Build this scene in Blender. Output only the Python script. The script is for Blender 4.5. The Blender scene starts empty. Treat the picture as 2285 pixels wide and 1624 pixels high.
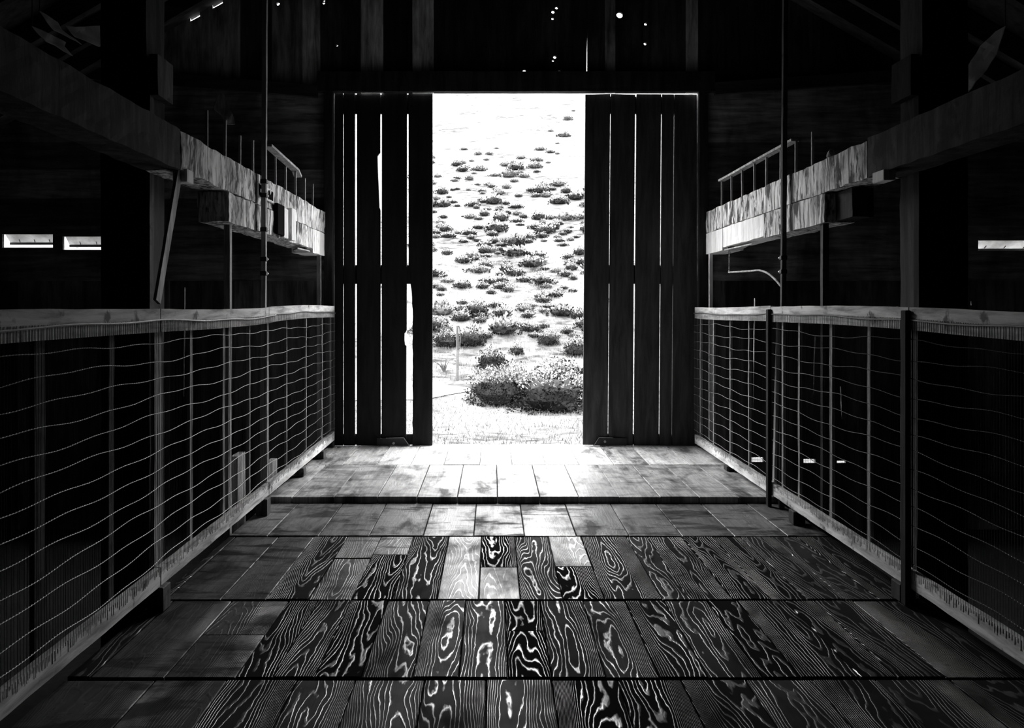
import bpy, bmesh, math, random
from mathutils import Vector, noise as mnoise, Matrix

# ------------------------------------------------------------------ camera, sky, sun, exposure
SC = bpy.context.scene
COL = SC.collection
F = 1777.0                 # focal length in pixels of the 2285 x 1624 frame
EYE = 1.10
cam_d = bpy.data.cameras.new('camera')
cam_d.sensor_width = 36.0
cam_d.lens = F / 2285 * 36.0
cam_d.shift_x = 42.5 / 2285
cam_d.shift_y = -127.0 / 2285
cam_d.clip_start = 0.05
cam_d.clip_end = 500
cam = bpy.data.objects.new('camera', cam_d)
cam.location = (0, 0, EYE)
cam.rotation_euler = (math.pi / 2, 0, 0)
COL.objects.link(cam)
SC.camera = cam

world = bpy.data.worlds.new('overcast sky')
SC.world = world
world.use_nodes = True
wn = world.node_tree.nodes['Background']
wn.inputs[0].default_value = (1, 1, 1, 1)
wn.inputs[1].default_value = 1.0

sun_d = bpy.data.lights.new('sun', 'SUN')
sun_d.energy = 0.5
sun_d.angle = math.radians(3)
sun = bpy.data.objects.new('sun', sun_d)
sun.rotation_euler = (math.radians(14), math.radians(-10), 0)   # high, a little behind the barn
COL.objects.link(sun)

vs = SC.view_settings
SC.display_settings.display_device = 'sRGB'
vs.view_transform = 'Standard'
vs.look = 'None'
vs.gamma = 1.0
vs.use_curve_mapping = False
vs.exposure = 4.5
SC.cycles.max_bounces = 10
SC.cycles.diffuse_bounces = 6
SC.cycles.glossy_bounces = 4
SC.cycles.sample_clamp_indirect = 8.0
SC.cycles.use_guiding = True

# ------------------------------------------------------------------ materials
def new_mat(name):
    m = bpy.data.materials.new(name)
    m.use_nodes = True
    nt = m.node_tree
    return m, nt, nt.nodes['Principled BSDF']

def N(nt, t, **kw):
    n = nt.nodes.new(t)
    for k, v in kw.items():
        setattr(n, k, v)
    return n

def ramp(nt, fac, stops):
    r = N(nt, 'ShaderNodeValToRGB')
    e = r.color_ramp.elements
    while len(e) < len(stops):
        e.new(0.5)
    for el, (p, c) in zip(e, stops):
        el.position = p
        el.color = (c, c, c, 1)
    nt.links.new(fac, r.inputs[0])
    return r.outputs[0]

def math_n(nt, op, a, b=None, c=None):
    n = N(nt, 'ShaderNodeMath', operation=op)
    for i, v in enumerate((a, b, c)):
        if v is None:
            continue
        if isinstance(v, (int, float)):
            n.inputs[i].default_value = v
        else:
            nt.links.new(v, n.inputs[i])
    return n.outputs[0]

def mixc(nt, fac, a, b):
    n = N(nt, 'ShaderNodeMix', data_type='RGBA')
    for i, v in ((0, fac), (6, a), (7, b)):
        if isinstance(v, (int, float)):
            n.inputs[i].default_value = v if i == 0 else (v, v, v, 1)
        else:
            nt.links.new(v, n.inputs[i])
    return n.outputs[2]

def mapped_noise(nt, scale, detail=4, rough=0.55, dist=0.0, mscale=(1, 1, 1), w=None, coord='Object'):
    tc = N(nt, 'ShaderNodeTexCoord')
    mp = N(nt, 'ShaderNodeMapping')
    mp.inputs['Scale'].default_value = mscale
    nt.links.new(tc.outputs[coord], mp.inputs[0])
    no = N(nt, 'ShaderNodeTexNoise')
    no.inputs['Scale'].default_value = scale
    no.inputs['Detail'].default_value = detail
    no.inputs['Roughness'].default_value = rough
    no.inputs['Distortion'].default_value = dist
    nt.links.new(mp.outputs[0], no.inputs['Vector'])
    return no.outputs['Fac']

def wood_mat(name, dark, pale, axis='Z', scale=18, lo=.38, hi=.62, rough=.8, patch=None, spec=.3, bump=.4):
    """weathered timber: streaks along one axis, optional worn patches"""
    m, nt, b = new_mat(name)
    ms = {'X': (.12, 1, 1), 'Y': (1, .12, 1), 'Z': (1, 1, .12)}[axis]
    f = mapped_noise(nt, scale, 6, .65, .4, ms)
    col = ramp(nt, f, [(lo, dark), (hi, pale)])
    if patch:
        pf = mapped_noise(nt, patch[0], 5, .6, .3, patch[3] if len(patch) > 3 else (1, 1, 1))
        pm = ramp(nt, pf, [(patch[1], 0), (patch[2], 1)])
        col = mixc(nt, pm, col, dark * .45)
    nt.links.new(col, b.inputs['Base Color'])
    b.inputs['Roughness'].default_value = rough
    b.inputs['Specular IOR Level'].default_value = spec
    bp = N(nt, 'ShaderNodeBump')
    bp.inputs['Strength'].default_value = bump
    bp.inputs['Distance'].default_value = .006
    nt.links.new(f, bp.inputs['Height'])
    nt.links.new(bp.outputs[0], b.inputs['Normal'])
    return m

def plain_mat(name, c, rough=.7, metal=0.0, spec=.4):
    m, nt, b = new_mat(name)
    f = mapped_noise(nt, 30, 3)
    nt.links.new(ramp(nt, f, [(.3, c * .75), (.7, min(1, c * 1.2))]), b.inputs['Base Color'])
    b.inputs['Roughness'].default_value = rough
    b.inputs['Metallic'].default_value = metal
    b.inputs['Specular IOR Level'].default_value = spec
    return m

def floor_mat():
    m, nt, b = new_mat('worn floor planks')
    at = N(nt, 'ShaderNodeAttribute', attribute_name='plank')
    sep = N(nt, 'ShaderNodeSeparateColor')
    nt.links.new(at.outputs['Color'], sep.inputs[0])
    rnd, tone, gr = sep.outputs[0], sep.outputs[1], sep.outputs[2]
    tc = N(nt, 'ShaderNodeTexCoord')
    sx = N(nt, 'ShaderNodeSeparateXYZ')
    nt.links.new(tc.outputs['Object'], sx.inputs[0])
    off = math_n(nt, 'MULTIPLY', rnd, 61.0)
    def vec(kx, ky):
        c = N(nt, 'ShaderNodeCombineXYZ')
        nt.links.new(math_n(nt, 'MULTIPLY', sx.outputs[0], kx), c.inputs[0])
        nt.links.new(math_n(nt, 'MULTIPLY', sx.outputs[1], ky), c.inputs[1])
        nt.links.new(off, c.inputs[2])
        return c.outputs[0]
    def noi(v, scale, detail=2, rough=.5, dist=0.):
        n = N(nt, 'ShaderNodeTexNoise')
        n.inputs['Scale'].default_value = scale
        n.inputs['Detail'].default_value = detail
        n.inputs['Roughness'].default_value = rough
        n.inputs['Distortion'].default_value = dist
        nt.links.new(v, n.inputs['Vector'])
        return n.outputs['Fac']
    # growth rings: contour lines of a smooth field drawn out along the plank
    lx = N(nt, 'ShaderNodeAttribute', attribute_name='across').outputs['Fac']
    lc = math_n(nt, 'ADD', lx, math_n(nt, 'MULTIPLY', math_n(nt, 'SUBTRACT', noi(vec(.01, .25), 3.0, 1, .4), .5), .16))
    h = math_n(nt, 'MULTIPLY', math_n(nt, 'MULTIPLY', lc, lc), 850.0)
    h = math_n(nt, 'ADD', h, math_n(nt, 'MULTIPLY', noi(vec(1, .17), 7.5, 2, .42), 17.0))
    h = math_n(nt, 'ADD', h, math_n(nt, 'MULTIPLY', noi(vec(1, .35), 42, 2, .5), .9))
    t = math_n(nt, 'FRACT', h)
    tri = math_n(nt, 'SUBTRACT', 1.0, math_n(nt, 'ABSOLUTE', math_n(nt, 'SUBTRACT', math_n(nt, 'MULTIPLY', t, 2.0), 1.0)))
    rd = N(nt, 'ShaderNodeMapRange', interpolation_type='SMOOTHSTEP')
    rd.inputs['From Min'].default_value = .60
    rd.inputs['From Max'].default_value = .94
    nt.links.new(tri, rd.inputs['Value'])
    ridge = rd.outputs[0]
    wear = noi(vec(1, .45), 7, 5, .62, .3)
    wearm = ramp(nt, wear, [(.34, .15), (.58, 1)])
    stain = ramp(nt, noi(vec(.8, 3.2), 3.2, 5, .65, .4), [(.40, 0), (.50, 1)])
    fine = noi(vec(1, .06), 95, 4, .6)
    finem = ramp(nt, fine, [(.3, .55), (.7, 1.25)])
    # ridge factor: 1 everywhere on smooth planks, the lines only on ridged ones
    rf = mixc(nt, gr, 1.0, ridge)
    bright = math_n(nt, 'MULTIPLY', rf, wearm)
    bright = math_n(nt, 'MULTIPLY', bright, mixc(nt, math_n(nt, 'MAXIMUM', tone, math_n(nt, 'MULTIPLY', gr, .8)), stain, 1.0))
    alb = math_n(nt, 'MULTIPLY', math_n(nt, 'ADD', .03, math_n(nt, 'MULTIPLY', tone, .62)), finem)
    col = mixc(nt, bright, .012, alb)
    nt.links.new(col, b.inputs['Base Color'])
    nt.links.new(math_n(nt, 'MULTIPLY', bright, math_n(nt, 'ADD', math_n(nt, 'ADD', .12, math_n(nt, 'MULTIPLY', tone, .25)), math_n(nt, 'MULTIPLY', gr, .8))), b.inputs['Specular IOR Level'])
    rr = N(nt, 'ShaderNodeMapRange')
    rr.inputs['To Min'].default_value = .62
    rr.inputs['To Max'].default_value = .26
    nt.links.new(bright, rr.inputs['Value'])
    nt.links.new(rr.outputs[0], b.inputs['Roughness'])
    bp = N(nt, 'ShaderNodeBump')
    bp.inputs['Strength'].default_value = .5
    bp.inputs['Distance'].default_value = .003
    hh = math_n(nt, 'ADD', math_n(nt, 'MULTIPLY', rf, .8), math_n(nt, 'MULTIPLY', fine, .35))
    nt.links.new(hh, bp.inputs['Height'])
    nt.links.new(bp.outputs[0], b.inputs['Normal'])
    return m

def board_mat(name, axis='Z', lo=.02, hi=.2, rough=.85):
    """boards whose tone differs board by board (colour attribute 'plank', green)"""
    m, nt, b = new_mat(name)
    at = N(nt, 'ShaderNodeAttribute', attribute_name='plank')
    sep = N(nt, 'ShaderNodeSeparateColor')
    nt.links.new(at.outputs['Color'], sep.inputs[0])
    ms = {'X': (.1, 1, 1), 'Z': (1, 1, .1)}[axis]
    f = mapped_noise(nt, 22, 6, .65, .3, ms)
    g = mapped_noise(nt, 2.4, 4, .6, .4, (1, 1, .5))
    streak = ramp(nt, f, [(.36, .35), (.64, 1.2)])
    patch = ramp(nt, g, [(.38, .25), (.6, 1)])
    base = math_n(nt, 'ADD', lo, math_n(nt, 'MULTIPLY', math_n(nt, 'MULTIPLY', sep.outputs[1], patch), hi))
    nt.links.new(math_n(nt, 'MULTIPLY', base, streak), b.inputs['Base Color'])
    b.inputs['Roughness'].default_value = rough
    b.inputs['Specular IOR Level'].default_value = .2
    bp = N(nt, 'ShaderNodeBump')
    bp.inputs['Strength'].default_value = .4
    bp.inputs['Distance'].default_value = .005
    nt.links.new(f, bp.inputs['Height'])
    nt.links.new(bp.outputs[0], b.inputs['Normal'])
    return m

M_FLOOR = floor_mat()
M_WALL = board_mat('weathered siding, vertical', 'Z', .012, 1.1)
M_WALLH = board_mat('weathered siding, horizontal', 'X', .03, .6)
M_DOOR = wood_mat('dark door boards', .006, .014, 'Z', 20, spec=.2)
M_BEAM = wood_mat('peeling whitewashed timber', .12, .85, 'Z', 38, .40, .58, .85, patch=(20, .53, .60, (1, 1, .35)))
M_BEAM_SHADE = wood_mat('shade-darkened timber', .012, .05, 'Z', 24, .40, .62, .85, patch=(7, .5, .62))  # near beam lengths: fall-off of the door light put into the colour
M_BEAM_B = wood_mat('pale sawn block', .6, .92, 'Z', 22, .35, .6, .85, patch=(16, .62, .7, (1, 1, .2)))
M_DARKWOOD = wood_mat('tarred dark timber', .012, .04, 'Z', 18, spec=.15)
M_BLACKWOOD = wood_mat('near-black timber', .006, .02, 'Z', 20, spec=.1)  # darkest timber: right post trim and joint posts
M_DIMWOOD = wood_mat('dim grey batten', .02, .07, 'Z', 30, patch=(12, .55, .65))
M_GREYWOOD = wood_mat('grey weathered stick', .2, .5, 'Z', 30)
M_RAIL = wood_mat('pale rail board', .2, .6, 'Y', 24, .35, .6, .8, patch=(11, .60, .68))
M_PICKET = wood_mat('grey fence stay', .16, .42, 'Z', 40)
M_ROOF = wood_mat('dark roof boards', .02, .06, 'X', 14)
M_WIRE = plain_mat('rusty wire', .10, .5, .3)
M_IRON = plain_mat('black iron', .02, .5, .3)
M_STEEL = plain_mat('dull grey steel', .35, .4, .8)
M_BLACK = plain_mat('black stencil paint', .006, .95, 0, .02)
M_AISLE = plain_mat('trodden dark earth', .04, .95, spec=.05)
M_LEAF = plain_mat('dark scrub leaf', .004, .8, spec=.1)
M_TIP = plain_mat('pale lit blossom tips', .11, .9, spec=.05)  # light on the bush tops painted as pale leaves, with some blossom
M_TWIG = plain_mat('dark twig', .03, .9, spec=.05)
M_GRASS = plain_mat('dry bleached grass', .085, .95, spec=.05)
M_STAKE = plain_mat('pale weathered stake', .05, .8, spec=.1)
M_PATH = plain_mat('white gravel track', .12, .95, spec=.05)

def sheet_mat(name, through, lo=.45, hi=.75):
    m, nt, b = new_mat(name)
    f = mapped_noise(nt, 9, 5, .6)
    c = ramp(nt, f, [(.35, lo), (.6, hi)])
    nt.links.new(c, b.inputs['Base Color'])
    b.inputs['Roughness'].default_value = .7
    tr = N(nt, 'ShaderNodeBsdfTranslucent')
    nt.links.new(c, tr.inputs[0])
    mx = N(nt, 'ShaderNodeMixShader')
    mx.inputs[0].default_value = through
    nt.links.new(b.outputs[0], mx.inputs[1])
    nt.links.new(tr.outputs[0], mx.inputs[2])
    nt.links.new(mx.outputs[0], nt.nodes['Material Output'].inputs[0])
    return m
M_SHEET = sheet_mat('weathered translucent sheet', .14)
M_PAPER = sheet_mat('torn pale sacking', .5, .7, .95)

def ground_mat():
    m, nt, b = new_mat('bleached grass slope')
    f = mapped_noise(nt, 4.5, 8, .72, .6, (.45, 1, 1))
    g = mapped_noise(nt, .55, 4, .6, .3)
    c = ramp(nt, f, [(.40, .010), (.50, .042), (.62, .075)])
    c2 = ramp(nt, f, [(.30, .03), (.42, .066), (.7, .075)])
    nt.links.new(mixc(nt, ramp(nt, g, [(.42, 0), (.58, 1)]), c, c2), b.inputs['Base Color'])
    b.inputs['Roughness'].default_value = .95
    b.inputs['Specular IOR Level'].default_value = .05
    return m
M_GROUND = ground_mat()

# ------------------------------------------------------------------ mesh helpers
class MB:
    def __init__(self):
        self.bm = bmesh.new()
        self.col = None
    def colour(self):
        self.col = self.bm.loops.layers.float_color.new('plank')
        self.acr = self.bm.verts.layers.float.new('across')
        return self
    def paint(self, faces, c):
        for f in faces:
            for l in f.loops:
                l[self.col] = (*c, 1)
    def box(self, x0, x1, y0, y1, z0, z1, bevel=0, c=None):
        vs = [self.bm.verts.new((x, y, z)) for x in (x0, x1) for y in (y0, y1) for z in (z0, z1)]
        fs = [self.bm.faces.new([vs[i] for i in q]) for q in
              ((0, 1, 3, 2), (4, 6, 7, 5), (0, 4, 5, 1), (2, 3, 7, 6), (0, 2, 6, 4), (1, 5, 7, 3))]
        if bevel:
            es = list({e for f in fs for e in f.edges})
            r = bmesh.ops.bevel(self.bm, geom=es, offset=bevel, segments=1, affect='EDGES', clamp_overlap=True)
            fs = list({g for f in r['faces'] for v in f.verts for g in v.link_faces})
        if c is not None:
            self.paint(fs, c)
        return fs
    def beam(self, p, q, w, h, up=Vector((0, 0, 1)), rough=0.0, n=1, seed=0, bevel=.004):
        """rectangular bar from p to q, w across and h along 'up', cut into n lengths and roughened"""
        p, q = Vector(p), Vector(q)
        d = (q - p).normalized()
        if abs(d.dot(up)) > .98:
            up = Vector((0, 1, 0))
        s = d.cross(up).normalized()
        u = s.cross(d).normalized()
        rings = []
        k = 6 if rough else 1
        prof = []
        cs = [(-w / 2, -h / 2), (w / 2, -h / 2), (w / 2, h / 2), (-w / 2, h / 2)]
        for a in range(4):
            x0, y0 = cs[a]
            x1, y1 = cs[(a + 1) % 4]
            for i in range(k):
                prof.append((x0 + (x1 - x0) * i / k, y0 + (y1 - y0) * i / k))
        for i in range(n + 1):
            c = p.lerp(q, i / n)
            ring = []
            for (a, b) in prof:
                v = c + s * a + u * b
                if rough:
                    nv = mnoise.noise_vector(Vector((v.x * 9 + seed, v.y * 9, v.z * 9))) * rough
                    nv += mnoise.noise_vector(Vector((v.x * 31, v.y * 31 + seed, v.z * 31))) * rough * .5
                    v = v + s * nv.x + u * nv.y
                ring.append(self.bm.verts.new(v))
            rings.append(ring)
        m = len(prof)
        for i in range(n):
            for j in range(m):
                self.bm.faces.new((rings[i][j], rings[i][(j + 1) % m], rings[i + 1][(j + 1) % m], rings[i + 1][j]))
        self.bm.faces.new(list(reversed(rings[0])))
        self.bm.faces.new(rings[-1])
        return self
    def tube(self, pts, r, sides=6, cap=True):
        pts = [Vector(p) for p in pts]
        rings = []
        for i, p in enumerate(pts):
            d = (pts[min(i + 1, len(pts) - 1)] - pts[max(i - 1, 0)]).normalized()
            a = Vector((0, 0, 1)) if abs(d.z) < .9 else Vector((1, 0, 0))
            s = d.cross(a).normalized()
            u = s.cross(d).normalized()
            rr = r[i] if isinstance(r, (list, tuple)) else r
            rings.append([self.bm.verts.new(p + (s * math.cos(t) + u * math.sin(t)) * rr)
                          for t in (2 * math.pi * k / sides for k in range(sides))])
        for i in range(len(pts) - 1):
            for k in range(sides):
                self.bm.faces.new((rings[i][k], rings[i][(k + 1) % sides], rings[i + 1][(k + 1) % sides], rings[i + 1][k]))
        if cap and sides > 2:
            self.bm.faces.new(list(reversed(rings[0])))
            self.bm.faces.new(rings[-1])
        return self
    def board(self, outline, y0, y1, holes=(), c=None):
        """a board in the XZ plane: outline, optional holes, given thickness y0..y1"""
        bm2 = bmesh.new()
        es = []
        for loop in [outline] + list(holes):
            vv = [bm2.verts.new((x, y0, z)) for x, z in loop]
            for i in range(len(vv)):
                es.append(bm2.edges.new((vv[i], vv[(i + 1) % len(vv)])))
        bmesh.ops.triangle_fill(bm2, edges=es, use_beauty=True, use_dissolve=False)
        bmesh.ops.recalc_face_normals(bm2, faces=bm2.faces[:])
        r = bmesh.ops.extrude_face_region(bm2, geom=bm2.faces[:])
        for v in [g for g in r['geom'] if isinstance(g, bmesh.types.BMVert)]:
            v.co.y = y1
        bmesh.ops.recalc_face_normals(bm2, faces=bm2.faces[:])
        mp = {v: self.bm.verts.new(v.co) for v in bm2.verts}
        fs = [self.bm.faces.new([mp[v] for v in f.verts]) for f in bm2.faces]
        bm2.free()
        if c is not None:
            self.paint(fs, c)
        return fs
    def build(self, name, mat, parent=None, smooth=False, origin=None):
        self.bm.normal_update()
        bmesh.ops.recalc_face_normals(self.bm, faces=self.bm.faces[:])
        if smooth:
            for f in self.bm.faces:
                f.smooth = True
        if origin is not None:
            bmesh.ops.translate(self.bm, verts=self.bm.verts[:], vec=-Vector(origin))
        me = bpy.data.meshes.new(name)
        self.bm.to_mesh(me)
        self.bm.free()
        for m in (mat if isinstance(mat, (list, tuple)) else [mat]):
            me.materials.append(m)
        o = bpy.data.objects.new(name, me)
        COL.objects.link(o)
        if origin is not None:
            o.location = origin
        if parent is not None:
            o.parent = parent
        return o

def tag(o, label=None, cat=None, group=None, kind=None):
    for k, v in (('label', label), ('category', cat), ('group', group), ('kind', kind)):
        if v:
            o[k] = v
    return o

def empty(name, label, cat, group=None, loc=(0, 0, 0)):
    o = bpy.data.objects.new(name, None)
    o.empty_display_size = .1
    o.location = loc
    COL.objects.link(o)
    return tag(o, label, cat, group)

def struct(o):
    o['kind'] = 'structure'
    return o

def circle(x, z, r, n=10):
    return [(x + r * math.cos(2 * math.pi * i / n), z + r * math.sin(2 * math.pi * i / n)) for i in range(n)]

def rect(x0, x1, z0, z1):
    return [(x0, z0), (x1, z0), (x1, z1), (x0, z1)]

def px(x, D):
    return (x - 1100) * D / F
def pz(y, D):
    return EYE + (685 - y) * D / F

# ------------------------------------------------------------------ the hall: dimensions
D = 6.085            # gable wall, inner face
WALL_T = .03
XL, XR = -1.215, 1.565          # door opening
ZT = 2.739                      # lintel, lower edge
RIDGE_X, RIDGE_Z, PITCH = .10, 4.70, .577
SIDE_L, SIDE_R = -4.6, 4.8
AISLE = -.60
def roof_z(x):
    return RIDGE_Z - PITCH * abs(x - RIDGE_X)

# ------------------------------------------------------------------ floor
rng = random.Random(7)
fl = MB().colour()
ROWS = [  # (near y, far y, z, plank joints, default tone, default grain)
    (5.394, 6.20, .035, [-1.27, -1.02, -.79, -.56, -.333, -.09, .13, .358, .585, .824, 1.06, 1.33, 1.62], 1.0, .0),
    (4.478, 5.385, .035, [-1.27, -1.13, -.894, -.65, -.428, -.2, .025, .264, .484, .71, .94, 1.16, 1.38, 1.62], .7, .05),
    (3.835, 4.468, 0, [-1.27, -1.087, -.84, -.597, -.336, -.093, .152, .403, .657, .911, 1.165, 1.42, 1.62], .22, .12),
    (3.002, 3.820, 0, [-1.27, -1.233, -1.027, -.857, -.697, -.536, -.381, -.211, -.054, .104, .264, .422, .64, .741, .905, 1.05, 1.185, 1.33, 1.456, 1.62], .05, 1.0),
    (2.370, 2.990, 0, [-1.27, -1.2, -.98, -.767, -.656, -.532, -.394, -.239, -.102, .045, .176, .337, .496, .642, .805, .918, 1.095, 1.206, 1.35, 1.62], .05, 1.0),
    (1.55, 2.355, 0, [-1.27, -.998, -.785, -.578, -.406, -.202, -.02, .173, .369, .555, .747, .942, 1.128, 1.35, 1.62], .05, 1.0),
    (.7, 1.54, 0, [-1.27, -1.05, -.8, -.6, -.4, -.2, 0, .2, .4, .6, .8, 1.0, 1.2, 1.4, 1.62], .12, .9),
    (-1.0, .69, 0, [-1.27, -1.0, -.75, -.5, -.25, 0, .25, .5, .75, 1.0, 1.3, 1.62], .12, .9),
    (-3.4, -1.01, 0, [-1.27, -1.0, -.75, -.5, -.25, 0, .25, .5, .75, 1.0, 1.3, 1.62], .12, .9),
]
SPECIAL = {  # (row, plank) -> list of (y split fractions, tone, grain)
    (3, 5): [(0, .66, .12, 1.0), (.66, 1, .30, .35)],
    (3, 7): [(0, 1, .95, .55)],
    (3, 8): [(0, .45, .9, .5), (.45, 1, .10, 1.0)],
    (3, 10): [(0, .46, .12, 1.0), (.46, 1, .85, .55)],
    (3, 4): [(0, .6, .3, .8), (.6, 1, .2, .3)],
    (4, 9): [(0, .55, .12, 1.0), (.55, 1, .06, 1.0)],
    (2, 6): [(0, .62, .7, .35), (.62, 1, .30, .1)],
    (4, 1): [(0, 1, .04, .3)], (4, 2): [(0, .5, .04, .3), (.5, 1, .05, .6)],
    (3, 1): [(0, 1, .07, .1)], (3, 2): [(0, 1, .07, .2)], (5, 0): [(0, 1, .04, .3)], (5, 1): [(0, 1, .04, .3)],
}
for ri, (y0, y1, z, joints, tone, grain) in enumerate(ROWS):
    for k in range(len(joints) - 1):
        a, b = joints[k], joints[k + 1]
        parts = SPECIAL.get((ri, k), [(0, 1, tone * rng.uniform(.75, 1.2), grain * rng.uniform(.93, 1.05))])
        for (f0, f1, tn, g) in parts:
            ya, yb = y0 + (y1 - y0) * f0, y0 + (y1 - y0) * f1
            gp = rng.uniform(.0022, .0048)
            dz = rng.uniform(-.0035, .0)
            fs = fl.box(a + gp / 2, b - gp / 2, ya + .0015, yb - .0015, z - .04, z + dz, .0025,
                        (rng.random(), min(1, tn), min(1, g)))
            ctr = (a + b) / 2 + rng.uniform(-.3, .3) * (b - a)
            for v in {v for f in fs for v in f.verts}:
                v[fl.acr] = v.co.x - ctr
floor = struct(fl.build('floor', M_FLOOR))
# dark joists and sub-floor under the gaps, and the fascia under the raised end
sub = MB()
sub.box(-1.27, 1.62, -3.4, 6.10, -.16, -.045)
sub.box(-1.27, 1.62, -3.4, 6.09, AISLE - .3, -.16)
sub.box(-1.25, 1.60, 4.476, 6.10, -.045, -.006)
struct(sub.build('floor_underside', M_DARKWOOD))
ab = MB()
ab.box(SIDE_L, -1.27, -3.4, D, AISLE - .1, AISLE)
ab.box(1.62, SIDE_R, -3.4, D, AISLE - .1, AISLE)
struct(ab.build('floor_aisles', M_AISLE))

# ------------------------------------------------------------------ gable wall with its chinks of light
wl = MB().colour()
edges = [-4.6, -4.35, -4.1, -3.85, -3.6, -3.37, -3.12, -2.9, -2.66, -2.42, -2.17, -1.93, -1.69, -1.456, -1.318, -1.16, -1.01,
         -.839, -.616, -.452, -.25, -.05, .16, .34, .53, .7226, .856, .935, 1.15, 1.31, 1.473, 1.568, 1.77, 2.0, 2.25, 2.5,
         2.72, 2.96, 3.2, 3.44, 3.7, 3.94, 4.18, 4.42, 4.8]
PALE = {-1.456: 1.0, -1.01: .95, -.616: .8, .856: .8, 1.473: .75, -2.17: .55, -2.42: .5, -2.66: .55, -1.69: .35}
pin = [(1242, 17, 2.2), (1234, 26, 2.6), (1233, 41, 1.8), (1383, 33, 5.6), (1441, 53, 2.2), (1440, 97, 2.4), (1238, 127, 2.8),
       (1234, 135, 1.7), (1170, 158, 2.8), (1248, 160, 2.4), (620, 8, 2.6), (722, 6, 2.0), (723, 1, 1.6), (752, 101, 1.6)]
pins = [(px(x, D), pz(y, D), (r * 1.1 + .9) * D / F) for x, y, r in pin]
GAP_L = [(px(424, D), px(446, D)), (px(474, D), px(497, D))]
for i in range(len(edges) - 1):
    a, b = edges[i], edges[i + 1]
    bottom = ZT if (b > XL and a < XR) else 2.80
    g0, g1 = 0, 0
    if b == .7226: g1 = 0
    top = []
    xs = sorted({a + g0, b - g1} | {q for g in GAP_L for q in g if a + g0 < q < b - g1} | ({RIDGE_X} if a < RIDGE_X < b else set()))
    outline = [(a + g0, bottom)]
    if abs(b - .7226) < 1e-6:       # the long chink beside this board widens downwards
        outline += [(b, bottom), (b, pz(164, D)), (b - .0085, pz(162, D)), (b - .0065, pz(120, D)), (b - .0012, pz(72, D)), (b, pz(66, D)), (b, roof_z(b) + .02)]
    else:
        outline += [(b - g1, bottom), (b - g1, roof_z(b) + .02)]
    tops = []
    for (ga, gb) in GAP_L:
        for q0, q1 in ((ga, gb),):
            lo, hi = max(a + g0 + .001, q0), min(b - g1 - .001, q1)
            if lo < hi - .004:
                tops.append((lo, hi))
    if a < RIDGE_X < b:
        outline.append((RIDGE_X, RIDGE_Z + .02))
    for lo, hi in sorted(tops, reverse=True):
        outline += [(hi, roof_z(hi) + .02), (hi - .001, roof_z(hi) - .028), (lo + .001, roof_z(lo) - .024), (lo, roof_z(lo) + .02)]
    outline.append((a + g0, roof_z(a) + .02))
    hs = [circle(x, z, r) for x, z, r in pins if a + r < x < b - r]
    dy = rng.uniform(0, .004)
    wl.board(outline, D + dy, D + WALL_T, hs, (rng.random(), PALE.get(a, rng.uniform(.0, .1)), 0))
wall_f = struct(wl.build('wall_gable', M_WALL))

# lower siding left and right of the door: upright boards with chinks below, level boards above
lw = MB().colour()
def upright(x0, x1, z0, z1, holes, step):
    xs = [x0]
    while xs[-1] < x1 - step * 1.2:
        nx = xs[-1] + step * rng.uniform(.85, 1.15)
        for h in holes:
            hx0, hx1 = min(p[0] for p in h) - .015, max(p[0] for p in h) + .015
            if hx0 < nx < hx1:
                nx = hx1
        xs.append(min(nx, x1))
    xs.append(x1)
    for a, b in zip(xs, xs[1:]):
        if b - a < .01:
            continue
        hs = [h for h in holes if min(p[0] for p in h) > a and max(p[0] for p in h) < b]
        lw.board(rect(a, b, z0, z1), D + rng.uniform(0, .006), D + WALL_T, hs, (rng.random(), rng.uniform(0, .25), 0))
def chink(x0, y0, x1, y1, w):
    a, b, c, d = px(x0, D), pz(y0, D), px(x1, D), pz(y1, D)
    w = w * D / F / 2
    return [(c - w * .5, d), (c + w * .5, d), ((a + c) / 2 + w, (b + d) / 2), (a + w, b), (a - w, b), ((a + c) / 2 - w, (b + d) / 2)]
hl = [chink(412, 640, 410, 885, 2.2)]
hr = [chink(1685, 665, 1681, 915, 2.8), chink(1819, 750, 1815, 880, 2.2), chink(1876, 862, 1879, 935, 2.4),
      chink(2003, 683, 1998, 700, 4), chink(2168, 672, 2168, 682, 2.6), chink(2167, 692, 2166, 706, 3),
      rect(px(1676, D), px(1704, D), pz(1031, D), pz(1020, D)), rect(px(1793, D), px(1820, D), pz(1033, D), pz(1024, D)),
      rect(px(1868, D), px(1888, D), pz(1033, D), pz(1028, D))]
upright(SIDE_L, XL, AISLE - .4, 1.30, hl, .24)
upright(XR, SIDE_R, AISLE - .4, 1.30, hr, .24)
struct(lw.build('wall_gable_lower', M_WALL))
mw = MB().colour()
HATCH = [(px(4, D), px(117, D), pz(552, D), pz(522, D)), (px(139, D), px(262, D), pz(557, D), pz(527, D)),
         (px(2183, D), px(2330, D), pz(559, D), pz(536, D))]
zs = [1.30, 1.50, 1.72, 1.93, 2.15, 2.36, 2.58, 2.80]
for (x0, x1) in ((SIDE_L, XL), (XR, SIDE_R)):
    for a, b in zip(zs, zs[1:]):
        hs = [rect(*h) for h in HATCH if x0 < h[0] and h[1] < x1 and a < h[2] and h[3] < b]
        mw.board(rect(x0, x1, a, b), D + rng.uniform(0, .006), D + WALL_T, hs, (rng.random(), rng.uniform(.15, .8), 0))
struct(mw.build('wall_gable_middle', M_WALLH))
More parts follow.
